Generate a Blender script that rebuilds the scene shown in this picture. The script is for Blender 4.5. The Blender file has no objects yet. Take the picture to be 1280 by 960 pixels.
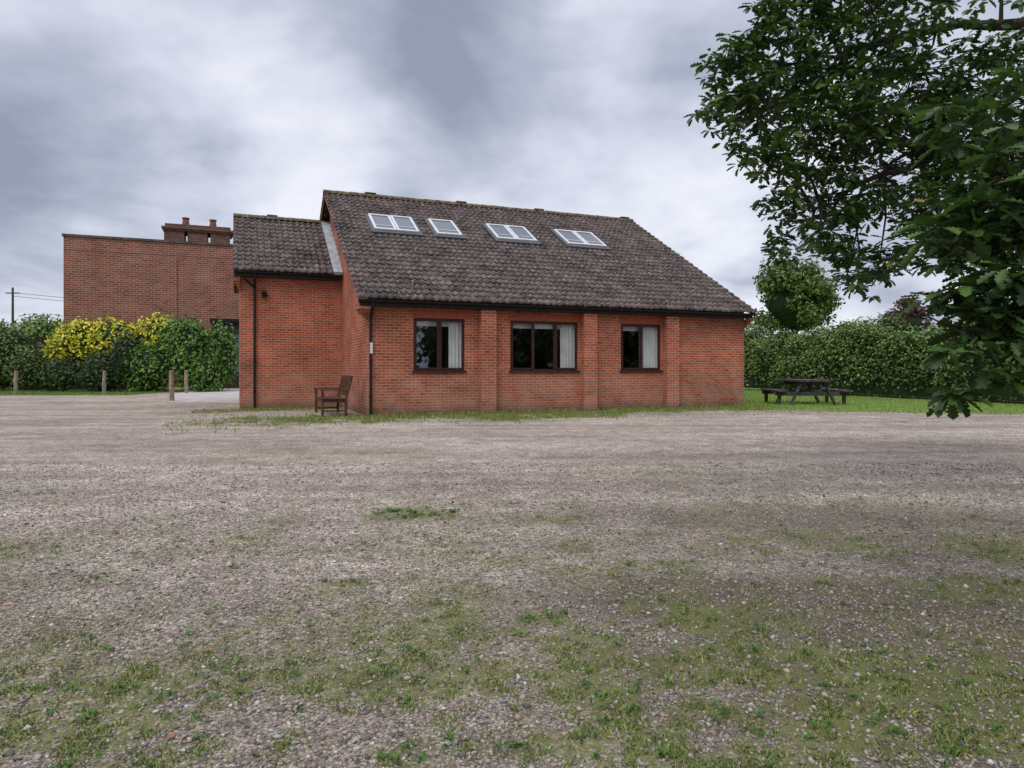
import bpy, math, random
import numpy as np
from mathutils import Vector, Matrix
random.seed(7); rng=np.random.default_rng(11)
S=bpy.context.scene
S.view_settings.view_transform='Standard'
try: S.view_settings.look='None'
except Exception: pass
S.view_settings.exposure=0
PI=math.pi
# ---------------------------------------------------------------- noise
def _h(ix,iy,iz):
    n=(ix.astype(np.int64)*374761393+iy.astype(np.int64)*668265263+iz.astype(np.int64)*2147483647%4294967291)&0xffffffff
    n=((n^(n>>13))*1274126177)&0xffffffff
    n=n^(n>>16)
    return (n&0xffff)/65535.0
def vnoise(x,y,z=None):
    x=np.asarray(x,float);y=np.asarray(y,float)
    z=np.zeros_like(x) if z is None else np.asarray(z,float)
    ix,iy,iz=np.floor(x),np.floor(y),np.floor(z)
    fx,fy,fz=x-ix,y-iy,z-iz
    fx=fx*fx*(3-2*fx);fy=fy*fy*(3-2*fy);fz=fz*fz*(3-2*fz)
    r=0
    for a in (0,1):
        for b in (0,1):
            for c in (0,1):
                w=(fx if a else 1-fx)*(fy if b else 1-fy)*(fz if c else 1-fz)
                r=r+w*_h(ix+a,iy+b,(iz+c)*7+3)
    return r
def fbm(x,y,z=None,o=4):
    r=0;a=.5;t=0
    for i in range(o):
        k=2**i
        r=r+a*vnoise(x*k+i*17.3,y*k+i*9.1,None if z is None else z*k+i*5.7);t+=a;a*=.5
    return r/t
def sstep(a,b,x):
    t=np.clip((x-a)/(b-a),0,1);return t*t*(3-2*t)
# ---------------------------------------------------------------- material helpers
def newmat(name):
    m=bpy.data.materials.new(name);m.use_nodes=True
    nt=m.node_tree
    return m,nt,nt.nodes['Principled BSDF'],nt.nodes['Material Output']
def N(nt,t,**k):
    n=nt.nodes.new(t)
    for a,b in k.items(): setattr(n,a,b)
    return n
def setin(n,**k):
    for a,b in k.items(): n.inputs[a.replace('_',' ')].default_value=b
def math_n(nt,op,a,b=None,clamp=False):
    n=N(nt,'ShaderNodeMath',operation=op);n.use_clamp=clamp
    for i,v in enumerate((a,b)):
        if v is None: continue
        if isinstance(v,(int,float)): n.inputs[i].default_value=v
        else: nt.links.new(v,n.inputs[i])
    return n.outputs[0]
def mix(nt,f,a,b,bt='MIX'):
    n=N(nt,'ShaderNodeMix',data_type='RGBA',blend_type=bt)
    n.clamp_factor=True
    for idx,v in ((0,f),(6,a),(7,b)):
        if isinstance(v,(int,float)): n.inputs[idx].default_value=v
        elif isinstance(v,tuple): n.inputs[idx].default_value=(v+(1,))[:4]
        else: nt.links.new(v,n.inputs[idx])
    return n.outputs[2]
def ramp(nt,f,stops):
    n=N(nt,'ShaderNodeValToRGB')
    e=n.color_ramp.elements
    while len(e)<len(stops): e.new(.5)
    for i,(p,c) in enumerate(stops):
        e[i].position=p;e[i].color=(c+(1,))[:4] if isinstance(c,tuple) else (c,c,c,1)
    nt.links.new(f,n.inputs[0]);return n.outputs[0]
def noise(nt,vec,scale,detail=3,rough=.55,dist=0):
    n=N(nt,'ShaderNodeTexNoise');setin(n,Scale=scale,Detail=min(detail,4),Roughness=rough,Distortion=dist)
    if vec is not None: nt.links.new(vec,n.inputs['Vector'])
    return n.outputs[0]
def bump(nt,h,bsdf,strength=.5,dist=.02):
    b=N(nt,'ShaderNodeBump');setin(b,Strength=strength,Distance=dist)
    nt.links.new(h,b.inputs['Height']);nt.links.new(b.outputs[0],bsdf.inputs['Normal'])
def simple(name,c,rough=.7,var=.25,scale=6,bmp=.2,c2=None,stretch=None,spec=.3):
    m,nt,p,o=newmat(name)
    tc=N(nt,'ShaderNodeTexCoord');v=tc.outputs['Object']
    if stretch:
        mp=N(nt,'ShaderNodeMapping');mp.inputs['Scale'].default_value=stretch
        nt.links.new(v,mp.inputs[0]);v=mp.outputs[0]
    f=noise(nt,v,scale,3,.6)
    c2=c2 or tuple(x*(1-var*1.6) for x in c)
    col=ramp(nt,f,[(.3,c2),(.7,tuple(min(1,x*(1+var*.5)) for x in c))])
    nt.links.new(col,p.inputs['Base Color']);p.inputs['Roughness'].default_value=rough
    p.inputs['Specular IOR Level'].default_value=spec
    if bmp: bump(nt,f,p,bmp,.01)
    return m
def brick_mat(name,c1,c2,mortar,dirt=(.42,.30,.22),blotch=.6,big=(.58,1.12),ms=.0095,bw=.225,rh=.075):
    m,nt,p,o=newmat(name)
    uv=N(nt,'ShaderNodeUVMap',uv_map='UVMap').outputs[0]
    b=N(nt,'ShaderNodeTexBrick');b.offset=.5
    setin(b,Scale=1.0,Mortar_Size=ms,Mortar_Smooth=.2,Bias=-.15,Brick_Width=bw,Row_Height=rh)
    b.inputs['Color1'].default_value=c1+(1,);b.inputs['Color2'].default_value=c2+(1,);b.inputs['Mortar'].default_value=mortar+(1,)
    nt.links.new(uv,b.inputs['Vector'])
    f=noise(nt,uv,.9,4,.65,.3)
    col=mix(nt,1.0,b.outputs['Color'],ramp(nt,f,[(.3,(big[0],)*3),(.7,(big[1],)*3)]),'MULTIPLY')
    f2=noise(nt,uv,38,2,.7)
    col=mix(nt,.4,col,ramp(nt,f2,[(.3,.4),(.75,1.5)]),'MULTIPLY')
    sx=N(nt,'ShaderNodeSeparateXYZ');nt.links.new(uv,sx.inputs[0])
    low=math_n(nt,'SUBTRACT',1.0,math_n(nt,'DIVIDE',sx.outputs[1],1.5),True)
    nn=noise(nt,uv,1.9,4,.7,.2)
    fac=math_n(nt,'MULTIPLY',low,ramp(nt,nn,[(.38,0.0),(.6,1.0)]))
    col=mix(nt,math_n(nt,'MULTIPLY',fac,blotch),col,dirt)
    damp_dark=math_n(nt,'SUBTRACT',1.0,math_n(nt,'DIVIDE',sx.outputs[1],.3),True)
    col=mix(nt,math_n(nt,'MULTIPLY',damp_dark,.65),col,(.10,.075,.05))
    nt.links.new(col,p.inputs['Base Color']);p.inputs['Roughness'].default_value=.9
    p.inputs['Specular IOR Level'].default_value=.2
    h=math_n(nt,'SUBTRACT',1.0,b.outputs['Fac'])
    bump(nt,h,p,.5,.008)
    return m
def leaf_mat(name,trans=.3,gloss=.35):
    m,nt,p,o=newmat(name)
    a=N(nt,'ShaderNodeAttribute',attribute_name='Col')
    nt.links.new(a.outputs[0],p.inputs['Base Color']);p.inputs['Roughness'].default_value=.5
    p.inputs['Specular IOR Level'].default_value=gloss
    if trans:
        t=N(nt,'ShaderNodeBsdfTranslucent')
        nt.links.new(mix(nt,1.0,a.outputs[0],(1.4,1.7,.7),'MULTIPLY'),t.inputs[0])
        ms=N(nt,'ShaderNodeMixShader');ms.inputs[0].default_value=trans
        nt.links.new(p.outputs[0],ms.inputs[1]);nt.links.new(t.outputs[0],ms.inputs[2]);nt.links.new(ms.outputs[0],o.inputs[0])
    return m
# ---------------------------------------------------------------- mesh helpers
def link(ob,parent=None):
    S.collection.objects.link(ob)
    if parent is not None: ob.parent=parent
    return ob
def mesh_np(name,V,F,mat,uv=None,col=None,parent=None,smooth=False):
    V=np.asarray(V,np.float32);F=np.asarray(F,np.int32)
    me=bpy.data.meshes.new(name);k=F.shape[1]
    me.vertices.add(len(V));me.vertices.foreach_set('co',V.ravel())
    me.loops.add(F.size);me.loops.foreach_set('vertex_index',F.ravel())
    me.polygons.add(len(F));me.polygons.foreach_set('loop_start',np.arange(0,F.size,k,dtype=np.int32))
    try: me.polygons.foreach_set('loop_total',np.full(len(F),k,np.int32))
    except Exception: pass
    me.update(calc_edges=True)
    if uv is not None:
        u=me.uv_layers.new(name='UVMap');u.data.foreach_set('uv',np.asarray(uv,np.float32)[F.ravel()].ravel())
    if col is not None:
        c=me.color_attributes.new('Col','FLOAT_COLOR','POINT')
        c4=np.ones((len(V),4),np.float32);c4[:,:3]=col;c.data.foreach_set('color',c4.ravel())
    if smooth: me.polygons.foreach_set('use_smooth',np.ones(len(F),bool))
    me.materials.append(mat);me.validate()
    return link(bpy.data.objects.new(name,me),parent)
class MB:
    def __init__(s): s.v=[];s.f=[];s.uv=[]
    def face(s,pts,uvs=None):
        b=len(s.v);s.v+= [tuple(p) for p in pts];s.f.append(tuple(range(b,b+len(pts))))
        if uvs is None:
            n=(Vector(pts[1])-Vector(pts[0])).cross(Vector(pts[2])-Vector(pts[0]))
            ax=max(range(3),key=lambda i:abs(n[i]))
            uvs=[((p[1],p[2]) if ax==0 else (p[0],p[2]) if ax==1 else (p[0],p[1])) for p in pts]
        s.uv+=list(uvs)
    def box(s,x0,x1,y0,y1,z0,z1):
        a=[(x0,y0,z0),(x1,y0,z0),(x1,y1,z0),(x0,y1,z0),(x0,y0,z1),(x1,y0,z1),(x1,y1,z1),(x0,y1,z1)]
        for q in ((0,3,2,1),(4,5,6,7),(0,1,5,4),(1,2,6,5),(2,3,7,6),(3,0,4,7)): s.face([a[i] for i in q])
    def obox(s,c,ax,ay,az):
        c,ax,ay,az=map(Vector,(c,ax,ay,az))
        a=[c+i*ax+j*ay+k*az for k in(-.5,.5) for i,j in((-.5,-.5),(.5,-.5),(.5,.5),(-.5,.5))]
        for q in ((0,3,2,1),(4,5,6,7),(0,1,5,4),(1,2,6,5),(2,3,7,6),(3,0,4,7)): s.face([a[i] for i in q])
    def beam(s,p,q,w,h,up=(0,0,1)):
        p,q=Vector(p),Vector(q);d=q-p;L=d.length;d=d.normalized();u=Vector(up)
        sd=d.cross(u)
        if sd.length<1e-4: sd=d.cross(Vector((1,0,0)))
        sd.normalize();u2=sd.cross(d)
        s.obox((p+q)/2,d*L,sd*w,u2*h)
    def tube(s,pts,rs,n=8,cap=True):
        pts=[Vector(p) for p in pts]
        if not hasattr(rs,'__len__'): rs=[rs]*len(pts)
        rings=[]
        for i,p in enumerate(pts):
            d=(pts[min(i+1,len(pts)-1)]-pts[max(i-1,0)]).normalized()
            a=d.orthogonal().normalized() if i==0 else (rings_a-d*rings_a.dot(d)).normalized()
            rings_a=a;b=d.cross(a)
            rings.append([p+(a*math.cos(2*PI*j/n)+b*math.sin(2*PI*j/n))*rs[i] for j in range(n)])
        for i in range(len(rings)-1):
            for j in range(n):
                k=(j+1)%n;s.face([rings[i][j],rings[i][k],rings[i+1][k],rings[i+1][j]],[(0,0)]*4)
        if cap:
            s.face(rings[0][::-1],[(0,0)]*n);s.face(rings[-1],[(0,0)]*n)
    def obj(s,name,mat,parent=None,bevel=0,smooth=False):
        me=bpy.data.meshes.new(name);me.from_pydata(s.v,[],s.f)
        u=me.uv_layers.new(name='UVMap');li=[v for f in s.f for v in f]
        for i,vi in enumerate(li): u.data[i].uv=s.uv[vi]
        me.materials.append(mat)
        if smooth: me.polygons.foreach_set('use_smooth',[True]*len(me.polygons))
        ob=link(bpy.data.objects.new(name,me),parent)
        if bevel:
            w=ob.modifiers.new('weld','WELD');w.merge_threshold=.0001
            b=ob.modifiers.new('bev','BEVEL');b.width=bevel;b.segments=2
        return ob
def empty(name,loc=(0,0,0),rot=0,sc=1):
    e=bpy.data.objects.new(name,None);e.location=loc;e.rotation_euler=(0,0,rot);e.scale=(sc,)*3
    return link(e)
# ================================================================= camera
cam=bpy.data.cameras.new('camera');cam.sensor_width=36;cam.lens=850/1280*36;cam.shift_y=-20/1280
cam.clip_end=8000;cam.clip_start=.05
co=link(bpy.data.objects.new('camera',cam));co.location=(0,0,1.25);co.rotation_euler=(math.radians(90),0,0);S.camera=co
# ================================================================= sky and sun
sun_el,sun_az=math.radians(52),math.radians(205)
w=bpy.data.worlds.new('World');S.world=w;w.use_nodes=True;nt=w.node_tree
try: w.cycles.sampling_method='MANUAL';w.cycles.sample_map_resolution=256
except Exception: pass
bg=nt.nodes['Background'];bg.inputs[1].default_value=.1
sky=N(nt,'ShaderNodeTexSky');sky.sky_type='NISHITA';sky.sun_disc=False;sky.sun_elevation=sun_el;sky.sun_rotation=sun_az
tc=N(nt,'ShaderNodeTexCoord');D=tc.outputs['Generated']
sp=N(nt,'ShaderNodeSeparateXYZ');nt.links.new(D,sp.inputs[0])
zz=math_n(nt,'ADD',math_n(nt,'MAXIMUM',sp.outputs[2],0.0),.34)
cx=N(nt,'ShaderNodeCombineXYZ')
nt.links.new(math_n(nt,'DIVIDE',sp.outputs[0],zz),cx.inputs[0]);nt.links.new(math_n(nt,'DIVIDE',sp.outputs[1],zz),cx.inputs[1])
cx.inputs[2].default_value=5.2
n1=noise(nt,cx.outputs[0],1.7,4,.5,.25)
n2=noise(nt,cx.outputs[0],4.6,4,.6,.1)
val=math_n(nt,'ADD',math_n(nt,'MULTIPLY',n1,.80),math_n(nt,'MULTIPLY',n2,.22))
def lump(d,lo,amt):
    global val
    vd=N(nt,'ShaderNodeVectorMath',operation='DOT_PRODUCT');nt.links.new(D,vd.inputs[0]);vd.inputs[1].default_value=Vector(d).normalized()
    mr=N(nt,'ShaderNodeMapRange',interpolation_type='SMOOTHSTEP');nt.links.new(vd.outputs['Value'],mr.inputs[0])
    mr.inputs[1].default_value=lo;mr.inputs[2].default_value=1
    val=math_n(nt,'ADD',val,math_n(nt,'MULTIPLY',mr.outputs[0],amt))
lump((-.42,1,.38),.95,.13);lump((-.30,1,.60),.93,-.12);lump((.15,1,.54),.95,-.09);lump((-.62,1,.25),.97,-.11);lump((.38,1,.17),.97,.07);lump((-.72,1,.08),.985,.10);lump((.05,1,.30),.97,.04)
cl=ramp(nt,val,[(.33,(3.1,3.5,4.5)),(.45,(4.8,5.2,6.4)),(.55,(7.1,7.45,8.7)),(.66,(9.2,9.4,10.2))])
zen=N(nt,'ShaderNodeMapRange',interpolation_type='SMOOTHSTEP');nt.links.new(sp.outputs[2],zen.inputs[0])
zen.inputs[1].default_value=.55;zen.inputs[2].default_value=.95;zen.inputs[3].default_value=1.0;zen.inputs[4].default_value=2.2
vm=N(nt,'ShaderNodeVectorMath',operation='SCALE');nt.links.new(cl,vm.inputs[0]);nt.links.new(zen.outputs[0],vm.inputs['Scale'])
nt.links.new(mix(nt,.93,sky.outputs[0],vm.outputs[0]),bg.inputs[0])
sl=bpy.data.lights.new('sun','SUN');sl.energy=1.5;sl.angle=math.radians(35);sl.color=(1,.96,.90)
so=link(bpy.data.objects.new('sun',sl))
sd=Vector((math.sin(sun_az)*math.cos(sun_el),math.cos(sun_az)*math.cos(sun_el),math.sin(sun_el)))
so.rotation_euler=sd.to_track_quat('Z','Y').to_euler();so.location=(-5,-10,20)
# ================================================================= ground
A=np.array([-3.68,17.42]);th=math.radians(22)
d1=np.array([math.cos(th),math.sin(th)]);d2=np.array([-math.sin(th),math.cos(th)])
def gz(x,y): return .012*(fbm(x*.5,y*.5,o=3)-.5)*sstep(0,3,np.abs(y))*(1-sstep(10,16,y))-.002
BL=[(-.79,5.84,.40,.22,1.7),(.31,3.3,.9,.45,.85),(.85,2.4,1.0,.45,.8),(-1.25,2.4,.8,.4,.5),(.75,4.4,1.2,.6,.38),(2.95,4.7,.9,.33,1.3),
    (2.7,3.9,.6,.3,.8),(7.1,10.95,.5,.22,1.0),(2.2,8.2,1.6,.5,.2),(-2.7,9.7,2,.6,.18),(-.3,2.2,1.2,.4,.6),(2.0,6.2,1.8,.5,.2),(-3.6,4.6,.3,.3,.5),(-4.4,5.3,.3,.2,.5),(-2.6,4.0,.2,.15,.6),
    (-.2,4.9,.25,.2,.5),(.35,5.6,.2,.12,.7),(2.2,4.9,.5,.3,.4),(-1.9,2.9,.5,.3,.3),(1.9,2.6,.8,.5,.45),(-1.9,5.0,.15,.12,.8),(-.9,3.9,.25,.12,.6),(-.2,2.8,.6,.3,.5)]
def moss(x,y):
    m=0
    for bx,by,rx,ry,a in BL: m=m+a*np.exp(-(((x-bx)/rx)**2+((y-by)/ry)**2))
    t=(x-A[0])*d1[0]+(y-A[1])*d1[1];s=(x-A[0])*d2[0]+(y-A[1])*d2[1]
    wv=1.35+4.0*np.clip(fbm(t*.55,s*0+3.3,o=3)-.32,0,1)
    st=(1-sstep(.35,1.2,-s/wv))*(s<.6)*sstep(-3.5,-2,t)*(1-sstep(12,13.5,t))
    st2=(1-sstep(.2,1.1,(4.8-s)/1.8))*(s<5)*(t>-4.3)*(t<.1)
    st3=np.exp(-(((t+1.0)/2.2)**2+((s+.4)/1.0)**2))*.95
    n=fbm(x*2.1,y*2.1,o=4);n2=fbm(x*8,y*8,o=3)
    edge_=np.maximum(np.maximum(st,st2)*1.45,st3*1.3)
    m=m+edge_
    g=.13*(1-sstep(4,9,y))+.03
    return np.clip((m+g)*sstep(.32,.68,n*.55+n2*.45)*1.7,0,1)
ys=np.concatenate([[-3000,-600,-150,-50,-20,-8,-3,0],np.geomspace(1,60,260),np.geomspace(66,4000,26)])
xc=np.arange(-4,4.01,.045);xo=np.concatenate([np.geomspace(4.15,60,76),np.geomspace(70,4000,20)])
xs=np.concatenate([-xo[::-1],xc,xo])
X,Y=np.meshgrid(xs,ys);nx,ny=len(xs),len(ys)
V=np.stack([X.ravel(),Y.ravel(),gz(X,Y).ravel()],1)
i=np.arange((ny-1)*(nx-1));r=i//(nx-1);c=i%(nx-1);b=r*nx+c
F=np.stack([b,b+1,b+nx+1,b+nx],1)
mo=moss(X,Y).ravel();mo[(np.abs(X.ravel())>40)|(Y.ravel()>45)|(Y.ravel()<0)]=0
damp_dark=np.zeros_like(X)
for bx,by,rx,ry,a in [(1.0,3.75,1.1,.5,.85),(1.8,3.3,1.0,.6,1.0),(2.9,3.4,.9,.35,.95),(1.6,2.4,1.0,.5,.7),(-1.5,7.2,3,.5,.25),(2.5,5.6,2.5,.5,.4),(-2.5,10.5,4,.5,.2),(4,9.5,4,.7,.25)]:
    damp_dark+=a*np.exp(-(((X-bx)/rx)**2+((Y-by)/ry)**2))
damp_dark=np.clip(damp_dark*(.4+1.2*fbm(X*1.2,Y*1.2))+.38*(1-sstep(2.2,6.5,Y)),0,1).ravel()  # damp soil patches, plus a plain darkening of the gravel towards the camera
far=(sstep(45,60,np.hypot(X,Y))).ravel()
gm,nt,p,o=newmat('gravel')
at=N(nt,'ShaderNodeAttribute',attribute_name='Col');sc=N(nt,'ShaderNodeSeparateColor');nt.links.new(at.outputs[0],sc.inputs[0])
tc=N(nt,'ShaderNodeTexCoord');P=tc.outputs['Object']
vo=N(nt,'ShaderNodeTexVoronoi');setin(vo,Scale=78.0,Randomness=1.0);nt.links.new(P,vo.inputs['Vector'])
vo2=N(nt,'ShaderNodeTexVoronoi');setin(vo2,Scale=32.0,Randomness=1.0);nt.links.new(P,vo2.inputs['Vector'])
s2=N(nt,'ShaderNodeSeparateColor');nt.links.new(vo.outputs['Color'],s2.inputs[0])
s3=N(nt,'ShaderNodeSeparateColor');nt.links.new(vo2.outputs['Color'],s3.inputs[0])
stone=ramp(nt,s2.outputs[0],[(0,(.235,.19,.155)),(.25,(.40,.335,.28)),(.5,(.54,.465,.405)),(.75,(.64,.58,.525)),(1,(.82,.78,.73))])
stone=mix(nt,ramp(nt,vo.outputs['Distance'],[(.3,0.0),(.75,.75)]),stone,(.15,.12,.095))
stone=mix(nt,.75,stone,ramp(nt,s3.outputs[0],[(0,.6),(.35,.88),(.8,1.1),(1,1.5)]),'MULTIPLY')
big=noise(nt,P,.35,4,.6,.3);mid=noise(nt,P,2.6,4,.7,.2);fine=noise(nt,P,22,3,.7)
mp=N(nt,'ShaderNodeMapping');mp.inputs['Scale'].default_value=(.10,.85,1);mp.inputs['Rotation'].default_value=(0,0,math.radians(-9));nt.links.new(P,mp.inputs[0])
trk=noise(nt,mp.outputs[0],1.6,3,.5,.1)
stone=mix(nt,1.0,stone,ramp(nt,trk,[(.36,(.80,.78,.76)),(.6,(1.12,1.11,1.10))]),'MULTIPLY')
stone=mix(nt,1.0,stone,ramp(nt,big,[(.3,(.80,.78,.76)),(.7,(1.18,1.16,1.15))]),'MULTIPLY')
stone=mix(nt,1.0,stone,ramp(nt,mid,[(.32,(.72,.70,.67)),(.66,(1.18,1.17,1.16))]),'MULTIPLY')
stone=mix(nt,math_n(nt,'MULTIPLY',sc.outputs[1],.8),stone,(.085,.064,.045))
mf=math_n(nt,'MULTIPLY',sc.outputs[0],ramp(nt,fine,[(.36,.15),(.58,1.25)]),True)
gcol=mix(nt,mid,(.065,.075,.02),(.21,.225,.065))
col=mix(nt,math_n(nt,'MULTIPLY',mf,.85),stone,gcol)
col=mix(nt,sc.outputs[2],col,(.09,.12,.045))
nt.links.new(col,p.inputs['Base Color']);p.inputs['Roughness'].default_value=.95;p.inputs['Specular IOR Level'].default_value=.15
bump(nt,math_n(nt,'SUBTRACT',1.0,vo.outputs['Distance']),p,.7,.012)
ground=mesh_np('gravel_ground',V,F,gm,col=np.stack([mo,damp_dark,far],1),smooth=True)
n=76000
yy=1.75*np.exp(rng.random(n)*math.log(9/1.75));xx=(rng.random(n)*2-1)*.85*yy
keep=rng.random(n)>moss(xx,yy)*.7;xx,yy=xx[keep],yy[keep];n=len(xx)
base=np.array([[1,0,0],[-1,0,0],[0,1,0],[0,-1,0],[0,0,1],[0,0,-1],],float)
tri=np.array([[0,2,4],[2,1,4],[1,3,4],[3,0,4],[2,0,5],[1,2,5],[3,1,5],[0,3,5]])
rad=rng.lognormal(math.log(.0060),.36,n).clip(.003,.016)*(1+.04*yy)
bv=base[None]*(rad[:,None,None]*np.stack([rng.uniform(.7,1.4,n),rng.uniform(.6,1.1,n),rng.uniform(.4,.8,n)],1)[:,None,:])
bv=bv+rng.normal(0,.22,(n,6,3))*rad[:,None,None]
a=rng.random(n)*2*PI;ca,sa=np.cos(a)[:,None],np.sin(a)[:,None]
bx=bv[:,:,0]*ca-bv[:,:,1]*sa;by=bv[:,:,0]*sa+bv[:,:,1]*ca
bv=np.stack([bx+xx[:,None],by+yy[:,None],bv[:,:,2]+(gz(xx,yy)+rad*.2)[:,None]],2)
pal=np.array([[.37,.33,.285],[.27,.235,.20],[.42,.35,.28],[.19,.16,.135],[.56,.53,.49],[.34,.25,.18],[.12,.11,.10],[.31,.295,.28]])
pc=pal[rng.choice(8,n,p=[.22,.20,.15,.17,.04,.09,.07,.06])]*rng.uniform(.7,1.05,(n,1))
sm,nt,p,o=newmat('loose_stone');at=N(nt,'ShaderNodeAttribute',attribute_name='Col');nt.links.new(at.outputs[0],p.inputs['Base Color']);p.inputs['Roughness'].default_value=.85
mesh_np('gravel_stones',bv.reshape(-1,3),(tri[None]+6*np.arange(n)[:,None,None]).reshape(-1,3),sm,col=np.repeat(pc,6,0))
LM=leaf_mat('grass_blade',0,.2)
def blades(name,x,y,z,h,w,cols,lean=.5):
    n=len(x);a=rng.random(n)*2*PI;l=rng.random(n)*lean*h;la=rng.random(n)*2*PI
    dx,dy=np.cos(a)*w/2,np.sin(a)*w/2
    b0=np.stack([x-dx,y-dy,z],1);b1=np.stack([x+dx,y+dy,z],1)
    tp=np.stack([x+np.cos(la)*l,y+np.sin(la)*l,z+h],1)
    V=np.stack([b0,b1,tp],1).reshape(-1,3)
    mesh_np(name,V,np.arange(3*n).reshape(-1,3),LM,col=np.repeat(cols,3,0))
def gcols(n,a=(.08,.13,.025),b=(.27,.31,.08),dry=.12):
    f=rng.random((n,1))**1.3;c=np.array(a)*(1-f)+np.array(b)*f
    k=rng.random(n)<dry;c[k]=np.array([.34,.30,.15])*rng.uniform(.6,1.1,(k.sum(),1));return c
n=420000
yy=1.8*np.exp(rng.random(n)*math.log(12/1.8));xx=(rng.random(n)*2-1)*.85*yy
mm=moss(xx,yy);tuft=sstep(.44,.68,fbm(xx*13,yy*13,o=2))
k=rng.random(n)<np.clip(mm*1.25-.12,0,1)*(.05+.95*tuft);xx,yy=xx[k],yy[k];n=len(xx)
blades('grass_tufts',xx,yy,gz(xx,yy),rng.uniform(.005,.020,n),rng.uniform(.003,.007,n)*(1+yy*.08),gcols(n,dry=.24),1.8)
def rosettes(name,cs,nl,ln):
    Vs=[];Cs=[]
    for (x,y,r) in cs:
        base_=np.array([.06,.13,.02])*random.uniform(.8,1.4)
        for j in range(nl):
            a=random.uniform(0,2*PI);l=r*random.uniform(.6,1.1);wd=l*.28;ox,oy=x+random.gauss(0,r*.5),y+random.gauss(0,r*.4)
            c_,s_=math.cos(a),math.sin(a);z0=.004;zt=random.uniform(.008,.025)
            Vs+=[(ox,oy,z0),(ox+c_*l*.5-s_*wd,oy+s_*l*.5+c_*wd,zt),(ox+c_*l,oy+s_*l,zt*.7),(ox+c_*l*.5+s_*wd,oy+s_*l*.5-c_*wd,zt)]
            Cs+=[base_*random.uniform(.8,1.3)]*4
    mesh_np(name,np.array(Vs),np.arange(len(Vs)).reshape(-1,4),LM,col=np.array(Cs))
cs=[]
while len(cs)<400:
    y=1.9*math.exp(random.random()*math.log(7/1.9));x=random.uniform(-.82,.82)*y
    if random.random()<float(moss(np.array([x]),np.array([y]))[0])*1.1+.03: cs.append((x,y,random.uniform(.010,.028)))
for q in range(26): cs.append((-.79+random.gauss(0,.2),5.84+random.gauss(0,.12),random.uniform(.02,.05)))
rosettes('weeds',cs,9,.03)
n=230000;t=rng.uniform(-4.6,13,n);s=rng.uniform(-3.4,5,n)
wx=A[0]+t*d1[0]+s*d2[0];wy=A[1]+t*d1[1]+s*d2[1]
out=((s<0)&(t>-.1))|((t<=-.1)&(s<4.78))
mm=moss(wx,wy);nearw=np.exp(-np.abs(s)/.25)*(t>0)
k=out&(rng.random(n)<(mm*.8+nearw*.6)*(.2+1.2*sstep(.4,.7,fbm(wx*3,wy*3))));wx,wy,nw=wx[k],wy[k],nearw[k];n=len(wx)
blades('grass_fringe',wx,wy,gz(wx,wy),rng.uniform(.02,.075,n)*(1+1.8*nw),rng.uniform(.016,.026,n),gcols(n,(.10,.16,.03),(.32,.38,.10),dry=.15),.8)
Vs=[];Cs=[]
for i in range(90):
    y=random.uniform(1.9,7);x=random.uniform(-.8,.85)*y;a=random.uniform(0,PI);l=random.uniform(.012,.03);wd=l*random.choice((.12,.4))
    c_,s_=math.cos(a),math.sin(a);z=.012
    Vs+=[(x-c_*l,y-s_*l,z),(x-s_*wd,y+c_*wd,z+.008),(x+c_*l,y+s_*l,z),(x+s_*wd,y-c_*wd,z+.002)];Cs+=[np.array(random.choice([(.20,.10,.05),(.10,.06,.035),(.30,.13,.06)]))]*4
mesh_np('fallen_leaves',np.array(Vs),np.arange(len(Vs)).reshape(-1,4),LM,col=np.array(Cs))
# ---- lawn on the right
lawnm=simple('lawn_grass',(.17,.26,.055),.95,.4,3,.3,c2=(.11,.18,.035))
def sheet(name,pts,z,mat,th=0):
    mb=MB();mb.face([(x,y,z) for x,y in pts])
    if th:
        for i in range(len(pts)):
            a,b=pts[i],pts[(i+1)%len(pts)];mb.face([(a[0],a[1],z-th),(b[0],b[1],z-th),(b[0],b[1],z),(a[0],a[1],z)])
    return mb.obj(name,mat)
edge=[]
for i in range(90):
    u=i/89;x=7.3+u*22;y=20.0-u*5.6+ (1.4*math.sin(u*PI))*.3+ (fbm(np.array([x*.9]),np.array([2.])) [0]-.5)*1.8+random.gauss(0,.08)
    edge.append((x,y))
lawn_poly=edge+[(40,30),(40,60),(-2,60),(3,36),(5.5,25.5)]
sheet('lawn',lawn_poly,.006,lawnm)
n=95000;xx=rng.uniform(6,24,n);yy=rng.uniform(13.5,38,n)
ex=np.array([e[0] for e in edge]);ey=np.array([e[1] for e in edge])
k=(yy>np.interp(xx,ex,ey)-1.2*rng.random(n)**3)&(xx>7.3);xx,yy=xx[k],yy[k];n=len(xx)
blades('lawn_blades',xx,yy,np.zeros(n),rng.uniform(.02,.07,n),rng.uniform(.02,.03,n),gcols(n,(.12,.21,.035),(.31,.42,.10),.05),.7)
# ---- left verge and paved path
sheet('grass_verge',[(-60,30.3),(-24,31.0),(-17.5,31.2),(-17.9,34.5),(-19,60),(-60,60)],.006,lawnm)
n=20000;xx=rng.uniform(-34,-17.6,n);yy=rng.uniform(30.9,37,n)
blades('verge_blades',xx,yy,np.zeros(n),rng.uniform(.03,.1,n),rng.uniform(.02,.035,n),gcols(n,(.08,.15,.03),(.22,.29,.08),.08),.7)
pathm=simple('path_concrete',(.50,.46,.42),.9,.2,1.3,.1)
sheet('paved_path',[(-12.4,24.6),(-9.6,24.2),(-10.8,30),(-14.5,40),(-17.8,40),(-15.9,31.5)],.03,pathm,.03)
sheet('paving_slab',[(-5.0,17.6),(-4.35,17.85),(-4.75,18.9),(-5.45,18.65)],.025,pathm,.025)
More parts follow.
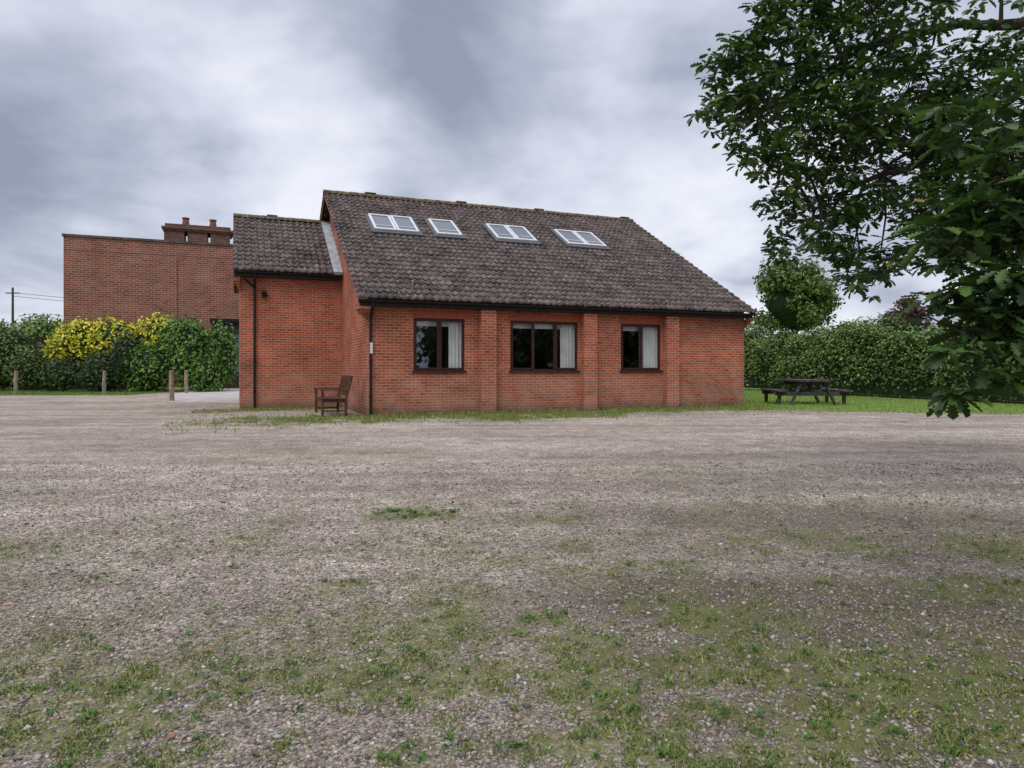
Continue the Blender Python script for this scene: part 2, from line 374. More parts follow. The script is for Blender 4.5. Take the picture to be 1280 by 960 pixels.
# ================================================================= main house
BR=brick_mat('red_brick',(.54,.138,.066),(.32,.074,.041),(.52,.35,.25))
BR2=brick_mat('old_brick',(.33,.12,.080),(.17,.058,.042),(.40,.26,.19),big=(.72,1.1),ms=.022,bw=.40,rh=.135,blotch=.2)
BR3=brick_mat('chimney_brick',(.20,.085,.06),(.11,.045,.035),(.25,.18,.14),big=(.6,1.1),ms=.02,bw=.40,rh=.135,blotch=.2)
black=simple('black_plastic',(.012,.012,.013),.4,.2,8,0)
brown=simple('brown_frame',(.060,.024,.018),.45,.3,12,.05)
white=simple('white_frame',(.66,.67,.68),.5,.1,8,0)
lead=simple('lead_flashing',(.46,.49,.52),.55,.25,5,.1)
curt=simple('curtain_cloth',(.85,.84,.82),.9,.1,4,0)
inner=simple('interior_wall',(.09,.075,.06),.9,.2,2,0)
H=empty('brick_house',(A[0],A[1],0),th)
L=12.04;DEP=13.9;SR=6.95;ZE=3.0;ZR=7.36;OV=.4;slope=(ZR-ZE)/(SR+OV)
def rz(s): return ZE+slope*((s if s<=SR else 2*SR-s)+OV)
wins=[(1.18,2.59,2,'w1'),(3.92,6.02,3,'w2'),(7.46,8.86,2,'w3')]
mb=MB();zb,zt=1.17,2.57;ztop=rz(0)-.1
ts=[0]+[v for wn in wins for v in wn[:2]]+[L]
for i in range(len(ts)-1):
    a,b=ts[i],ts[i+1]
    q=lambda z0,z1:mb.face([(a,0,z0),(b,0,z0),(b,0,z1),(a,0,z1)])
    if i%2==0: q(0,ztop)
    else:
        q(0,zb);q(zt,ztop);r=.14
        mb.face([(a,0,zb),(a,0,zt),(a,r,zt),(a,r,zb)]);mb.face([(b,0,zb),(b,r,zb),(b,r,zt),(b,0,zt)])
        mb.face([(a,0,zt),(b,0,zt),(b,r,zt),(a,r,zt)]);mb.face([(a,0,zb),(a,r,zb),(b,r,zb),(b,0,zb)])
for t in (0,L):
    mb.face([(t,0,0),(t,0,rz(0)-.1),(t,SR,ZR-.1),(t,DEP,rz(0)-.1),(t,DEP,0)],[(0,0),(0,rz(0)-.1),(SR,ZR-.1),(DEP,rz(0)-.1),(DEP,0)])
mb.face([(0,DEP,0),(0,DEP,ztop),(L,DEP,ztop),(L,DEP,0)])
mb.obj('walls',BR,H)
mb=MB()   # brick piers
for a,b in ((2.98,3.42),(6.1,6.53),(8.93,9.36)):
    mb.box(a,b,-.24,-.002,0,2.82)
for k in range(3):
    mb.box(-.1*(k+1),-.002,-.10*(k+1),.35,2.55+k*.09,2.55+(k+1)*.09-.002)
    mb.box(L+.002,L+.04*(k+1),-.10*(k+1),.35,2.55+k*.09,2.55+(k+1)*.09-.002)
mb.obj('piers',BR,H)
mb=MB()
for a,b,_,_ in wins:
    x=a-.05
    while x<b+.05:
        mb.face([(x,-.004,zt+.005),(x+.066,-.004,zt+.005),(x+.066,-.004,zt+.215),(x,-.004,zt+.215)],[(0.01,.01),(.2,.01),(.2,.06),(0.01,.06)]);x+=.075
sold,nt,p,o=newmat('soldier_brick');tcn=N(nt,'ShaderNodeTexCoord')
nt.links.new(ramp(nt,noise(nt,tcn.outputs['Object'],9,4,.7),[(.3,(.26,.065,.034)),(.7,(.46,.115,.055))]),p.inputs['Base Color']);p.inputs['Roughness'].default_value=.9
mb.obj('lintels',sold,H)
# roof tiles
tm,nt,p,o=newmat('roof_tile')
uv=N(nt,'ShaderNodeUVMap',uv_map='UVMap').outputs[0]
bk=N(nt,'ShaderNodeTexBrick');bk.offset=.5;setin(bk,Scale=1.0,Mortar_Size=0.0,Brick_Width=.3,Row_Height=.32)
bk.inputs['Color1'].default_value=(.060,.043,.044,1);bk.inputs['Color2'].default_value=(.150,.110,.103,1);nt.links.new(uv,bk.inputs['Vector'])
g=noise(nt,uv,1.1,4,.65,.4);sp1=noise(nt,uv,11,4,.75);sp2=noise(nt,uv,3.3,4,.7,.4)
col=mix(nt,1.0,bk.outputs['Color'],ramp(nt,g,[(.3,.6),(.7,1.4)]),'MULTIPLY')
col=mix(nt,ramp(nt,sp1,[(.55,0.0),(.65,.85)]),col,(.45,.43,.38))
col=mix(nt,ramp(nt,sp2,[(.52,0.0),(.68,.6)]),col,(.14,.11,.045))
nt.links.new(col,p.inputs['Base Color']);p.inputs['Roughness'].default_value=.85;p.inputs['Specular IOR Level'].default_value=.3
def tiles(name,t0,t1,s0,z0,s1,z1,parent):
    per=.2;ns=8;ncol=int(round((t1-t0)/per))*ns+1
    t=np.linspace(t0,t1,ncol);ph=((t-t0)/per)%1
    prof=.046*np.exp(-((ph-.5)/.2)**2)
    Sl=math.hypot(s1-s0,z1-z0);nc=int(round(Sl/.32));g=Sl/nc
    ds,dz=(s1-s0)/Sl,(z1-z0)/Sl
    nrm=np.array([-dz,ds]);
    if nrm[1]<0:nrm=-nrm
    Vs=[];UVs=[]
    for c in range(nc):
        jit=np.repeat(rng.normal(0,.006,(ncol//ns)+1),ns)[:ncol]
        jl=np.repeat(rng.normal(0,.008,(ncol//ns)+1),ns)[:ncol]
        for l,off in ((c*g,-.004),(c*g-.004,.044),((c+1)*g+.01,.0)):
            o_=off+(prof if off!=-.004 else prof*.5)+(jit if off>0 else 0)
            ll=l+(jl if l<(c+1)*g else 0)
            Vs.append(np.stack([t,s0+ds*ll+nrm[0]*o_,z0+dz*ll+nrm[1]*o_],1))
            UVs.append(np.stack([t,np.full(ncol,min(max(l,c*g+.01),(c+1)*g-.01))],1))
    V=np.concatenate(Vs);U=np.concatenate(UVs);Fs=[]
    cc=np.arange(ncol-1)
    for c in range(nc):
        for r in (0,1):
            b=(c*3+r)*ncol+cc;Fs.append(np.stack([b,b+1,b+ncol+1,b+ncol],1))
    F=np.concatenate(Fs)
    if s1<s0: F=F[:,::-1]
    return mesh_np(name,V,F,tm,uv=U,parent=parent)
TL,TR=-.33,L+.15
tiles('roof_front',TL,TR,-OV,ZE,SR,ZR,H);tiles('roof_back',TL,TR,DEP+OV,ZE,SR,ZR,H)
def ridge(t0,t1,s,z,parent,name,r=.13,seg=.45):
    mb=MB();t=t0
    while t<t1-.05:
        e=min(t+seg,t1);j=random.uniform(-.006,.006);pts=[]
        for x,rr in ((t,r+.008),(e-.01,r)):
            pts.append([(x,s+rr*1.15*math.cos(a),z-.04+j+rr*math.sin(a)) for a in np.linspace(0,PI,9)])
        for i in range(8): mb.face([pts[0][i],pts[0][i+1],pts[1][i+1],pts[1][i]],[(t,i*.03)]*4)
        mb.face(pts[0],[(t,0)]*9);mb.face(pts[1][::-1],[(t,0)]*9);t=e
    return mb.obj(name,simple(name+'_tile',(.18,.14,.08),.9,.5,7,.4),parent)
ridge(TL,TR,SR,ZR+.03,H,'ridge_tiles')
mb=MB()
for t in (1.1,4.5,7.7,11.6): mb.box(t,t+.4,SR-.12,SR+.12,ZR+.10,ZR+.16)
mb.obj('ridge_vents',tm,H,bevel=.02)
mb=MB()
for t in (TL+.03,TR-.05):
    for (sa,za,sb,zb_) in ((-OV,ZE,SR,ZR),(DEP+OV,ZE,SR,ZR)):
        mb.face([(t,sa,za-.14),(t,sb,zb_-.14),(t,sb,zb_-.004),(t,sa,za-.004)]);mb.face([(t+.02,sa,za-.14),(t+.02,sb,zb_-.14),(t+.02,sb,zb_-.004),(t+.02,sa,za-.004)])
        mb.face([(t,sa,za-.14),(t+.02,sa,za-.14),(t+.02,sb,zb_-.14),(t,sb,zb_-.14)])
mb.obj('verge_mortar',simple('verge',(.34,.16,.11),.9,.4,9,.2),H)
mb=MB();mb.face([(-.2,.2,rz(.2)-.30),(-.2,SR,ZR-.22),(-.2,SR,ZR-.06),(-.2,.2,rz(.2)-.12)]);mb.face([(-.2,.2,rz(.2)-.30),(-.002,.2,rz(.2)-.30),(-.002,SR,ZR-.22),(-.2,SR,ZR-.22)]);mb.obj('verge_brick',BR,H)
def eave(t0,t1,s,z,wall_s,parent,pre):
    mb=MB();mb.box(t0+.06,t1-.06,s+.10,s+.125,z-.17,z-.012);mb.box(t0+.06,t1-.06,s+.127,wall_s-.002,z-.17,z-.158)
    mb.obj(pre+'fascia',black,parent)
    mb=MB();c=(s+.04,z-.03);r=.06;x0,x1=t0+.02,t1-.02
    pr=[(c[0]+r*math.cos(a),c[1]+r*math.sin(a)) for a in np.linspace(PI,2*PI,9)]
    pi_=[(c[0]+(r-.006)*math.cos(a),c[1]+(r-.006)*math.sin(a)) for a in np.linspace(2*PI,PI,9)]
    pr=pr+pi_
    for i in range(len(pr)):
        a,b=pr[i],pr[(i+1)%len(pr)];mb.face([(x0,*a),(x1,*a),(x1,*b),(x0,*b)])
    for x in (x0,x1): mb.face([(x,*q) for q in pr[:9]])
    x=x0+.5
    while x<x1: mb.box(x,x+.03,s-.026,s+.10,z-.095,z-.085);x+=.9
    mb.obj(pre+'gutter',black,parent)
eave(TL,TR,-OV,ZE,0,H,'')
# windows
glass,nt,p,o=newmat('window_glass');nt.nodes.remove(p)
tr=N(nt,'ShaderNodeBsdfTransparent');tr.inputs[0].default_value=(.88,.91,.91,1)
gl=N(nt,'ShaderNodeBsdfGlossy');gl.inputs['Roughness'].default_value=.02;gl.inputs[0].default_value=(.9,.95,1,1)
lw=N(nt,'ShaderNodeLayerWeight');lw.inputs[0].default_value=.5
fac=math_n(nt,'ADD',math_n(nt,'MULTIPLY',math_n(nt,'POWER',lw.outputs['Facing'],4.0),.8),.14,True)
ms=N(nt,'ShaderNodeMixShader');nt.links.new(fac,ms.inputs[0]);nt.links.new(tr.outputs[0],ms.inputs[1]);nt.links.new(gl.outputs[0],ms.inputs[2]);nt.links.new(ms.outputs[0],o.inputs[0])
fm,gm_,cm=MB(),MB(),MB()
def curtain(mb,a,b,z0,z1,s):
    n=max(8,int((b-a)/.012));pts=[(a+(b-a)*i/n, s+.022*math.sin(i*.8)+.008*math.sin(i*2.3)) for i in range(n+1)]
    for i in range(n):
        p0,p1=pts[i],pts[i+1];mb.face([(p0[0],p0[1],z0),(p1[0],p1[1],z0),(p1[0],p1[1],z1),(p0[0],p0[1],z1)])
for a,b,nl,nm in wins:
    s0,s1=.035,.105;fw=.05
    fm.box(a+.002,b-.002,s0,s1,zb+.002,zb+fw);fm.box(a+.002,b-.002,s0,s1,zt-fw,zt-.002)
    fm.box(a+.002,a+fw,s0,s1,zb+fw,zt-fw);fm.box(b-fw,b-.002,s0,s1,zb+fw,zt-fw)
    fm.box(a-.04,b+.04,-.05,s0-.002,zb-.045,zb+.004+.01)
    pw=(b-a-2*fw)/nl
    for i in range(nl):
        x0=a+fw+i*pw;x1=x0+pw
        if i: fm.box(x0-.03,x0+.03,s0,s1,zb+fw,zt-fw)
        c=.035;y0,y1=s0-.015,s0-.002;x0+=.032 if i else .002;x1-=.032 if i<nl-1 else .002
        if not(nl==3 and i==1):
            fm.box(x0,x1,y0,y1,zb+fw,zb+fw+c);fm.box(x0,x1,y0,y1,zt-fw-c,zt-fw);fm.box(x0,x0+c,y0,y1,zb+fw+c,zt-fw-c);fm.box(x1-c,x1,y0,y1,zb+fw+c,zt-fw-c)
    gm_.face([(a+fw-.01,s0+.03,zb+fw-.01),(b-fw+.01,s0+.03,zb+fw-.01),(b-fw+.01,s0+.03,zt-fw+.01),(a+fw-.01,s0+.03,zt-fw+.01)])
    cw={'w1':(.36,.0),'w2':(.44,.0),'w3':(.54,.0)}[nm]
    curtain(cm,b-fw-cw[0],b-fw+.02,zb,zt,.15)
    cm.box(a,b,.19,.2,zt-.20,zt-.06)
fm.obj('window_frames',brown,H);gm_.obj('window_glass',glass,H);cm.obj('curtains',curt,H)
im=MB();im.face([(.2,3.5,0),(L-.2,3.5,0),(L-.2,3.5,2.8),(.2,3.5,2.8)]);im.face([(.1,.15,2.8),(L-.1,.15,2.8),(L-.1,3.5,2.8),(.1,3.5,2.8)]);im.face([(.1,.15,.02),(L-.1,.15,.02),(L-.1,3.5,.02),(.1,3.5,.02)])
for x in (3.4,6.8): im.face([(x,.2,0),(x,3.5,0),(x,3.5,2.8),(x,.2,2.8)])
im.obj('interior',inner,H)
# skylights
fm,gm_=MB(),MB();cs=1/math.hypot(1,slope);sn=slope*cs
def rp(t,s,off): return (t,s-sn*off,rz(s)+cs*off)
def rbox(mb,t0,t1,s0,s1,o0,o1):
    a=[rp(t,s,o) for o in(o0,o1) for t,s in((t0,s0),(t1,s0),(t1,s1),(t0,s1))]
    for q in ((0,3,2,1),(4,5,6,7),(0,1,5,4),(1,2,6,5),(2,3,7,6),(3,0,4,7)): mb.face([a[i] for i in q])
fl=MB()
for a,b,nl in ((.85,2.3,2),(2.87,3.74,1),(4.95,6.43,2),(7.6,9.15,2)):
    s0,s1=3.8,5.0;pw=(b-a)/nl
    rbox(fl,a-.09,b+.09,s0-.16,s1+.1,.0,.095)
    for i in range(nl):
        x0=a+i*pw+.012;x1=x0+pw-.024;f=.075
        rbox(fm,x0,x1,s0,s0+f,.097,.145);rbox(fm,x0,x1,s1-f,s1,.097,.145);rbox(fm,x0,x0+f,s0+f,s1-f,.097,.145);rbox(fm,x1-f,x1,s0+f,s1-f,.097,.145)
        rbox(fm,x0+f,x1-f,s0+.3,s0+.33,.097,.135)
        rbox(gm_,x0+f,x1-f,s0+f,s1-f,.099,.12)
skg,nt,p,o=newmat('skylight_glass');p.inputs['Base Color'].default_value=(.10,.115,.13,1);p.inputs['Roughness'].default_value=.08;p.inputs['Specular IOR Level'].default_value=.8
fl.obj('skylight_flashing',simple('skylight_flash',(.10,.10,.105),.6,.2,5,0),H);fm.obj('skylight_frames',white,H);gm_.obj('skylight_panes',skg,H)
def downpipe(mb,t,s,ze,zs,eo):
    mb.tube([(t,zs and eo,ze-.09),(t,eo,ze-.2),(t,s,ze-.48),(t,s,.05),(t,s-.06,.0)],.036,10)
    for z in (.5,1.4,ze-.7): mb.tube([(t,s,z),(t,s,z+.06)],.046,10)
mb=MB();downpipe(mb,.05,-.07,ZE,1,-OV+.04);mb.obj('downpipe',black,H,smooth=False)
mb=MB();mb.box(.02,.09,-.115,-.109,1.62,1.9);mb.obj('pipe_label',white,H)
mb=MB();mb.box(11.25,11.40,-.02,-.002,1.2,1.32);mb.box(.5,.72,-.006,-.002,.25,.32);mb.box(10.5,10.72,-.006,-.002,.25,.32)
mb.obj('air_bricks',simple('vent_clay',(.33,.22,.16),.8,.3,9,0),H)
# ---- annex
aT,aS,aSR,aZE,aZR=-3.04,4.8,8.0,4.2,6.5;aOV=.38;asl=(aZR-aZE)/(aSR-aS+aOV)
mb=MB();zt2=aZE+asl*aOV-.1
mb.face([(aT,aS,0),(-.003,aS,0),(-.003,aS,zt2),(aT,aS,zt2)])
mb.face([(aT,aS,0),(aT,aS,zt2),(aT,aSR,aZR-.1),(aT,2*aSR-aS,zt2),(aT,2*aSR-aS,0)])
mb.face([(aT,2*aSR-aS,0),(aT,2*aSR-aS,zt2),(-.003,2*aSR-aS,zt2),(-.003,2*aSR-aS,0)])
for k in range(4): mb.box(aT-.04*(k+1),aT-.002,aS-.06*(k+1),aS+.4,3.62+k*.09,3.62+(k+1)*.09-.002)
mb.obj('annex_walls',BR,H)
tiles('annex_roof_front',aT-.2,-.04,aS-aOV,aZE,aSR,aZR,H);tiles('annex_roof_back',aT-.2,-.04,2*aSR-aS+aOV,aZE,aSR,aZR,H)
ridge(aT-.2,-.02,aSR,aZR+.03,H,'annex_ridge_tiles')
mb=MB();mb.box(aT+.9,aT+1.25,aSR-.1,aSR+.1,aZR+.1,aZR+.16);mb.obj('annex_ridge_vent',tm,H)
eave(aT-.2,-.04,aS-aOV,aZE,aS,H,'annex_')
mb=MB()
def ap(t,s,off): return (t,s-.55*off,aZE+asl*(s-aS+aOV)+.83*off)
sA,sB=aS-aOV-.02,aSR
mb.face([ap(-.3,sA,.1),ap(-.02,sA,.1),ap(-.02,sB,.1),ap(-.3,sB,.1)]);mb.face([ap(-.3,sA,.0),ap(-.3,sA,.1),ap(-.3,sB,.1),ap(-.3,sB,0)]);mb.face([ap(-.3,sA,.0),ap(-.02,sA,.0),ap(-.02,sA,.1),ap(-.3,sA,.1)])
for i in range(9):
    s=aS+.1+i*.33;z=aZE+asl*(s-aS+aOV);mb.box(-.02,-.005,s,s+.30,z+.02,z+.24)
mb.obj('lead_flashing',lead,H)
mb=MB();downpipe(mb,aT+.42,aS-.07,aZE,1,aS-aOV+.04);mb.tube([(aT+.12,aS-.32,aZE-.25),(aT+.42,aS-.12,aZE-.5)],.036,8);mb.obj('annex_downpipe',black,H)
mb=MB();mb.box(aT+.62,aT+.78,aS-.18,aS-.002,3.45,3.57);mb.tube([(aT+.7,aS-.1,3.6),(aT+.7,aS-.24,3.52)],[.05,.08],10);mb.obj('security_lamp',black,H)
# ================================================================= bench
wood=simple('bench_wood',(.12,.05,.030),.6,.4,10,.2)
B=empty('park_bench',tuple(A+d1*-.78+d2*1.05)+(0,),th,1.08)
def part(name,fn,mat,par,bevel=.006):
    mb=MB();fn(mb);return mb.obj(name,mat,par,bevel=bevel)
for i,(x,y) in enumerate(((-.3,-.7),(-.3,.7))):
    part('leg_%d'%(i+1),lambda m:m.box(x-.03,x+.03,y-.03,y+.03,0,.62),wood,B)
for i,y in enumerate((-.7,.7)):
    part('leg_%d'%(i+3),lambda m:(m.beam((.24,y,0),(.24,y,.42),.06,.06,(0,1,0)),m.beam((.24,y,.40),(.38,y,.97),.06,.055,(0,1,0))),wood,B)
    part('armrest_%d'%(i+1),lambda m:m.box(-.36,.28,y-.04,y+.04,.622,.652),wood,B)
    part('side_rail_%d'%(i+1),lambda m:(m.box(-.268,.208,y-.02,y+.02,.34,.41),m.box(-.268,.208,y-.018,y+.018,.12,.16)),wood,B)
part('seat',lambda m:[m.box(-.33+k*.11,-.33+k*.11+.09,-.76,.76,.414,.438) for k in range(5)],wood,B)
part('front_rail',lambda m:m.box(-.32,-.285,-.668,.668,.33,.40),wood,B)
part('backrest',lambda m:(m.beam((.375,-.73,.93),(.375,.73,.93),.04,.09),m.beam((.27,-.67,.52),(.27,.67,.52),.035,.06),
   [m.beam((.275,-.6+k*.133,.53),(.36,-.6+k*.133,.90),.045,.018,(1,0,0)) for k in range(10)]),wood,B)
# ================================================================= picnic table
pw=simple('weathered_wood',(.085,.08,.075),.85,.45,9,.3)
T=empty('picnic_table',(10.2,23.7,0),math.radians(-4),1.12)
part('table_top',lambda m:[m.box(-.46+k*.155,-.46+k*.155+.145,-.9,.9,.70,.76) for k in range(6)],pw,T)
part('seat_1',lambda m:[m.box(-1.10+k*.16,-1.10+k*.16+.15,-.9,.9,.40,.455) for k in range(2)],pw,T)
part('seat_2',lambda m:[m.box(.79+k*.16,.79+k*.16+.15,-.9,.9,.40,.455) for k in range(2)],pw,T)
for j,y in enumerate((-.70,.62)):
    part('frame_%d'%(j+1),lambda m:(m.beam((-.32,y,.70),(-.66,y,0),.06,.12,(0,1,0)),m.beam((.32,y,.70),(.66,y,0),.06,.12,(0,1,0)),
       m.box(-1.10,1.10,y+.035,y+.085,.28,.398),m.box(-.44,.44,y+.035,y+.085,.60,.698)),pw,T)
    part('seat_leg_%d'%(j+1),lambda m:(m.box(-1.0,-.9,y+.09,y+.15,0,.398),m.box(.9,1.0,y+.09,y+.15,0,.398)),pw,T)
part('braces',lambda m:(m.beam((0,-.60,.36),(0,-.15,.69),.045,.08,(1,0,0)),m.beam((0,.60,.36),(0,.15,.69),.045,.08,(1,0,0))),pw,T)
# ================================================================= posts
postm=simple('post_wood',(.34,.28,.20),.9,.4,7,.3)
for i,(x,y,h) in enumerate(((-12.65,25.3,1.16),(-15.8,33,1.15),(-19.8,33,1.12),(-23.8,32.6,1.12))):
    mb=MB();mb.tube([(0,0,0),(0,0,h*.5),(.01,0,h-.03),(.01,0,h)],[.09,.086,.084,.07],12);ob=mb.obj('wooden_post' ,postm);ob.location=(x,y,0);ob.rotation_euler=(random.uniform(-.03,.03),random.uniform(-.03,.03),0)
# ================================================================= older building
K=empty('brick_building',(-27.7,42,0),th)
mb=MB();mb.box(0,14,0,9,0,9.4);mb.obj('walls',BR2,K)
mb=MB();mb.box(-.08,14.1,-.08,9.1,9.402,9.55);mb.obj('coping',simple('coping',(.14,.11,.10),.9,.4,3,.1),K)
mb=MB();mb.box(-.01,14,-.012,-.002,8.55,8.60);mb.box(6.3,6.36,-.03,-.002,4.5,8.4);mb.obj('string_course',simple('string',(.20,.085,.06),.9,.3,5,.1),K)
C=empty('chimney_stack',(0,0,0));C.parent=K
mb=MB();x0=5.2
mb.box(x0+.1,x0+4.1,4.5,6.1,9,10.3)
for k in range(3): mb.box(x0-.05+k*1.5,x0+1.25+k*1.5,4.4,6.2,10.302,10.98)
mb.box(x0-.12,x0+4.38,4.3,6.3,10.982,11.12);mb.box(x0-.2,x0+4.5,4.2,6.4,11.122,11.26);mb.box(x0,x0+4.3,4.4,6.2,11.262,11.5)
mb.obj('stack',BR3,C)
mb=MB()
for x in (x0+1.3,x0+3.1): mb.tube([(x,5.2,11.5),(x,5.2,11.6),(x,5.2,12.0),(x,5.2,12.05),(x,5.2,12.12)],[.32,.26,.2,.27,.25],12)
mb.obj('chimney_pots',simple('terracotta',(.22,.10,.065),.85,.3,5,.1),C)
Pq=empty('porch',(0,0,0));Pq.parent=K
mb=MB();mb.box(8.4,14,-4.5,-.1,4.05,4.25);mb.obj('flat_roof',black,Pq)
mb=MB();mb.box(8.6,13.9,-4.2,-.2,0,4.04);mb.obj('porch_wall',simple('dark_timber',(.05,.035,.03),.7,.4,4,.1,stretch=(6,6,.3)),Pq)
mb=MB();mb.box(9.0,10.3,-4.24,-4.202,1.0,3.3);mb.box(10.6,12.4,-4.24,-4.202,1.0,3.3);mb.obj('porch_glazing',skg,Pq)
fenm=simple('dark_fence',(.035,.028,.025),.8,.4,5,.2)
mb=MB();x=-30.5
while x<-22.3: mb.box(x,x+.14,39.2,39.23,0,2.9+random.uniform(-.02,.02));x+=.15
mb.box(-30.5,-22.3,39.24,39.3,.5,.6);mb.box(-30.5,-22.3,39.24,39.3,2.3,2.4);mb.obj('wooden_fence',fenm)
mb=MB();mb.tube([(0,0,0),(0,0,10.6)],[.16,.11],10);mb.box(-.8,.8,-.05,.05,9.9,10.02);mb.tube([(0,0,10.0),(12,8,9.1),(30,20,9.3)],.03,4);mb.tube([(0,0,9.6),(12,8,8.7),(30,20,9.0)],.03,4)
ob=mb.obj('telegraph_pole',simple('pole',(.09,.075,.06),.9,.3,5,.1));ob.location=(-58,79,0)
# ================================================================= foliage
FM=leaf_mat('foliage',0,.25)
corem=simple('foliage_shade',(.022,.038,.012),.95,.4,5,0)  # dark shade colour for the solid cores added inside the foliage
def leafquads(P,size,cols,up=.3,nrm=None):
    n=len(P)
    a=rng.normal(size=(n,3));a/=np.linalg.norm(a,axis=1,keepdims=True)
    nn=rng.normal(size=(n,3))*.8
    if nrm is not None: nn+=nrm*1.0
    nn[:,2]+=up;nn/=np.linalg.norm(nn,axis=1,keepdims=True)
    u=np.cross(nn,a);u/=np.linalg.norm(u,axis=1,keepdims=True)+1e-9;v=np.cross(nn,u)
    s=size[:,None];V=np.stack([P-u*s*.6,P-v*s*.32+nn*s*.08,P+u*s*.6,P+v*s*.32+nn*s*.08],1).reshape(-1,3)
    return V,np.arange(4*n).reshape(-1,4),np.repeat(cols,4,0)
def lcols(P,a,b,sc=1.2,extra=None,pe=0):
    n=len(P);f=(.55*fbm(P[:,0]*sc,P[:,1]*sc,P[:,2]*sc,3)+.45*rng.random(n))[:,None]
    f=np.clip((f-.25)*2,0,1);c=np.array(a)*(1-f)+np.array(b)*f
    if extra is not None:
        k=rng.random(n)<pe;c[k]=np.array(extra)*rng.uniform(.7,1.1,(k.sum(),1))
    return c
def core_ell(mbV,mbF,c,r,seed=0):
    nu,nv=20,12;b=sum(len(v) for v in mbV)
    u,v=np.meshgrid(np.linspace(0,2*PI,nu,endpoint=False),np.linspace(.02,PI-.02,nv))
    d=np.stack([np.cos(u)*np.sin(v),np.sin(u)*np.sin(v),np.cos(v)],-1).reshape(-1,3)
    Q=np.array(c)+d*np.array(r)*(.8+.4*fbm(d[:,0]*2.3+c[0],d[:,1]*2.3+c[1],d[:,2]*2.3,3))[:,None]
    F=[]
    for i in range(nv-1):
        for j in range(nu): F.append((b+i*nu+j,b+i*nu+(j+1)%nu,b+(i+1)*nu+(j+1)%nu,b+(i+1)*nu+j))
    mbV.append(Q);mbF.append(np.array(F))
def shrub(name,ells,dens,size,a,b,core=.78,extra=None,pe=0,parent=None,zmin=0,shell=.35):
    Ps=[];Ns=[];cv,cf=[],[]
    for (cx,cy,cz,rx,ry,rz_) in ells:
        area=4*PI*((rx*ry)**1.6/3+(rx*rz_)**1.6/3+(ry*rz_)**1.6/3)**(1/1.6)
        n=int(area*dens);d=rng.normal(size=(n,3));d/=np.linalg.norm(d,axis=1,keepdims=True)
        rr=(.72+.5*fbm(d[:,0]*2.6+cx,d[:,1]*2.6+cy,d[:,2]*2.6+cz,3))*(1-shell*rng.random(n)**1.8)
        rr*=1+.08*rng.standard_normal(n)
        Ps.append(np.array([cx,cy,cz])+d*np.array([rx,ry,rz_])*rr[:,None]);Ns.append(d)
        if core: core_ell(cv,cf,(cx,cy,cz),(rx*core,ry*core,rz_*core))
    P=np.concatenate(Ps);Nn=np.concatenate(Ns);k=P[:,2]>zmin;P,Nn=P[k],Nn[k]
    V,F,C_=leafquads(P,rng.uniform(.7,1.3,len(P))*size,lcols(P,a,b,extra=extra,pe=pe),.3,Nn)
    ob=mesh_np(name,V,F,FM,col=C_,parent=parent)
    if core: mesh_np('dark_core',np.concatenate(cv),np.concatenate(cf),corem,parent=ob,smooth=True)  # solid dark core added behind the leaves to stop see-through
    return ob
def hedge(name,path,w,hf,n,size,a,b,amp=.3):
    path=[np.array(q,float) for q in path];seg=[np.linalg.norm(path[i+1]-path[i]) for i in range(len(path)-1)];tot=sum(seg);cum=np.concatenate([[0],np.cumsum(seg)])
    def ev(u,phi,sc,jit=0):
        L_=u*tot;x=np.interp(L_,cum,[q[0] for q in path]);y=np.interp(L_,cum,[q[1] for q in path])
        x2=np.interp(np.minimum(L_+.5,tot),cum,[q[0] for q in path]);y2=np.interp(np.minimum(L_+.5,tot),cum,[q[1] for q in path])
        x1=np.interp(np.maximum(L_-.5,0),cum,[q[0] for q in path]);y1=np.interp(np.maximum(L_-.5,0),cum,[q[1] for q in path])
        tx,ty=x2-x1,y2-y1;l=np.hypot(tx,ty);nx_,ny_=-ty/l,tx/l
        cs_,sn_=np.cos(phi),np.sin(phi);e=.45
        ox=np.sign(cs_)*np.abs(cs_)**e*w/2;oz=np.abs(sn_)**e*hf(L_)
        bul=1+amp*(fbm(x*.9+ox,y*.9,oz*.9,3)-.5)*1.9
        return np.stack([x+nx_*ox*bul*sc,y+ny_*ox*bul*sc,oz*(1+(bul-1)*.5)*(sc*.5+.5)],1),np.stack([nx_*cs_,ny_*cs_,sn_],1)
    u=rng.random(n)
    hh=3.0;per=rng.random(n)*(2*hh+w);phi=np.where(per<hh,per/hh*.85,np.where(per<hh+w,.85+(per-hh)/w*(PI-1.7),PI-.85+(per-hh-w)/hh*.85))
    P,Nn=ev(u,phi,1.0);P+=-Nn*(rng.random((n,1))**2*.35)+Nn*.12*rng.random((n,1))**3*2+rng.normal(0,.03,(n,3));k=P[:,2]>.02;P,Nn=P[k],Nn[k]
    V,F,C_=leafquads(P,rng.uniform(.7,1.3,len(P))*size,lcols(P,a,b,.9),.35,Nn)
    ob=mesh_np(name,V,F,FM,col=C_)
    nu,nv=int(tot*3),16;U,Ph=np.meshgrid(np.linspace(0,1,nu),np.linspace(0.001,PI-.001,nv));Q,_=ev(U.ravel(),Ph.ravel(),.80)
    i=np.arange((nv-1)*(nu-1));r=i//(nu-1);c=i%(nu-1);b_=r*nu+c
    mesh_np('dark_core',Q,np.stack([b_,b_+1,b_+nu+1,b_+nu],1),corem,parent=ob,smooth=True)
    return ob
hedge('hedge',[(25,12),(20.0,19),(17.6,24.5),(15.4,32),(14.4,38),(10,42),(2,43)],1.8,lambda l:2.62+.16*np.sin(l*.7)+.12*np.sin(l*1.9+1)+.018*l,95000,.125,(.045,.09,.02),(.21,.30,.08),.45)
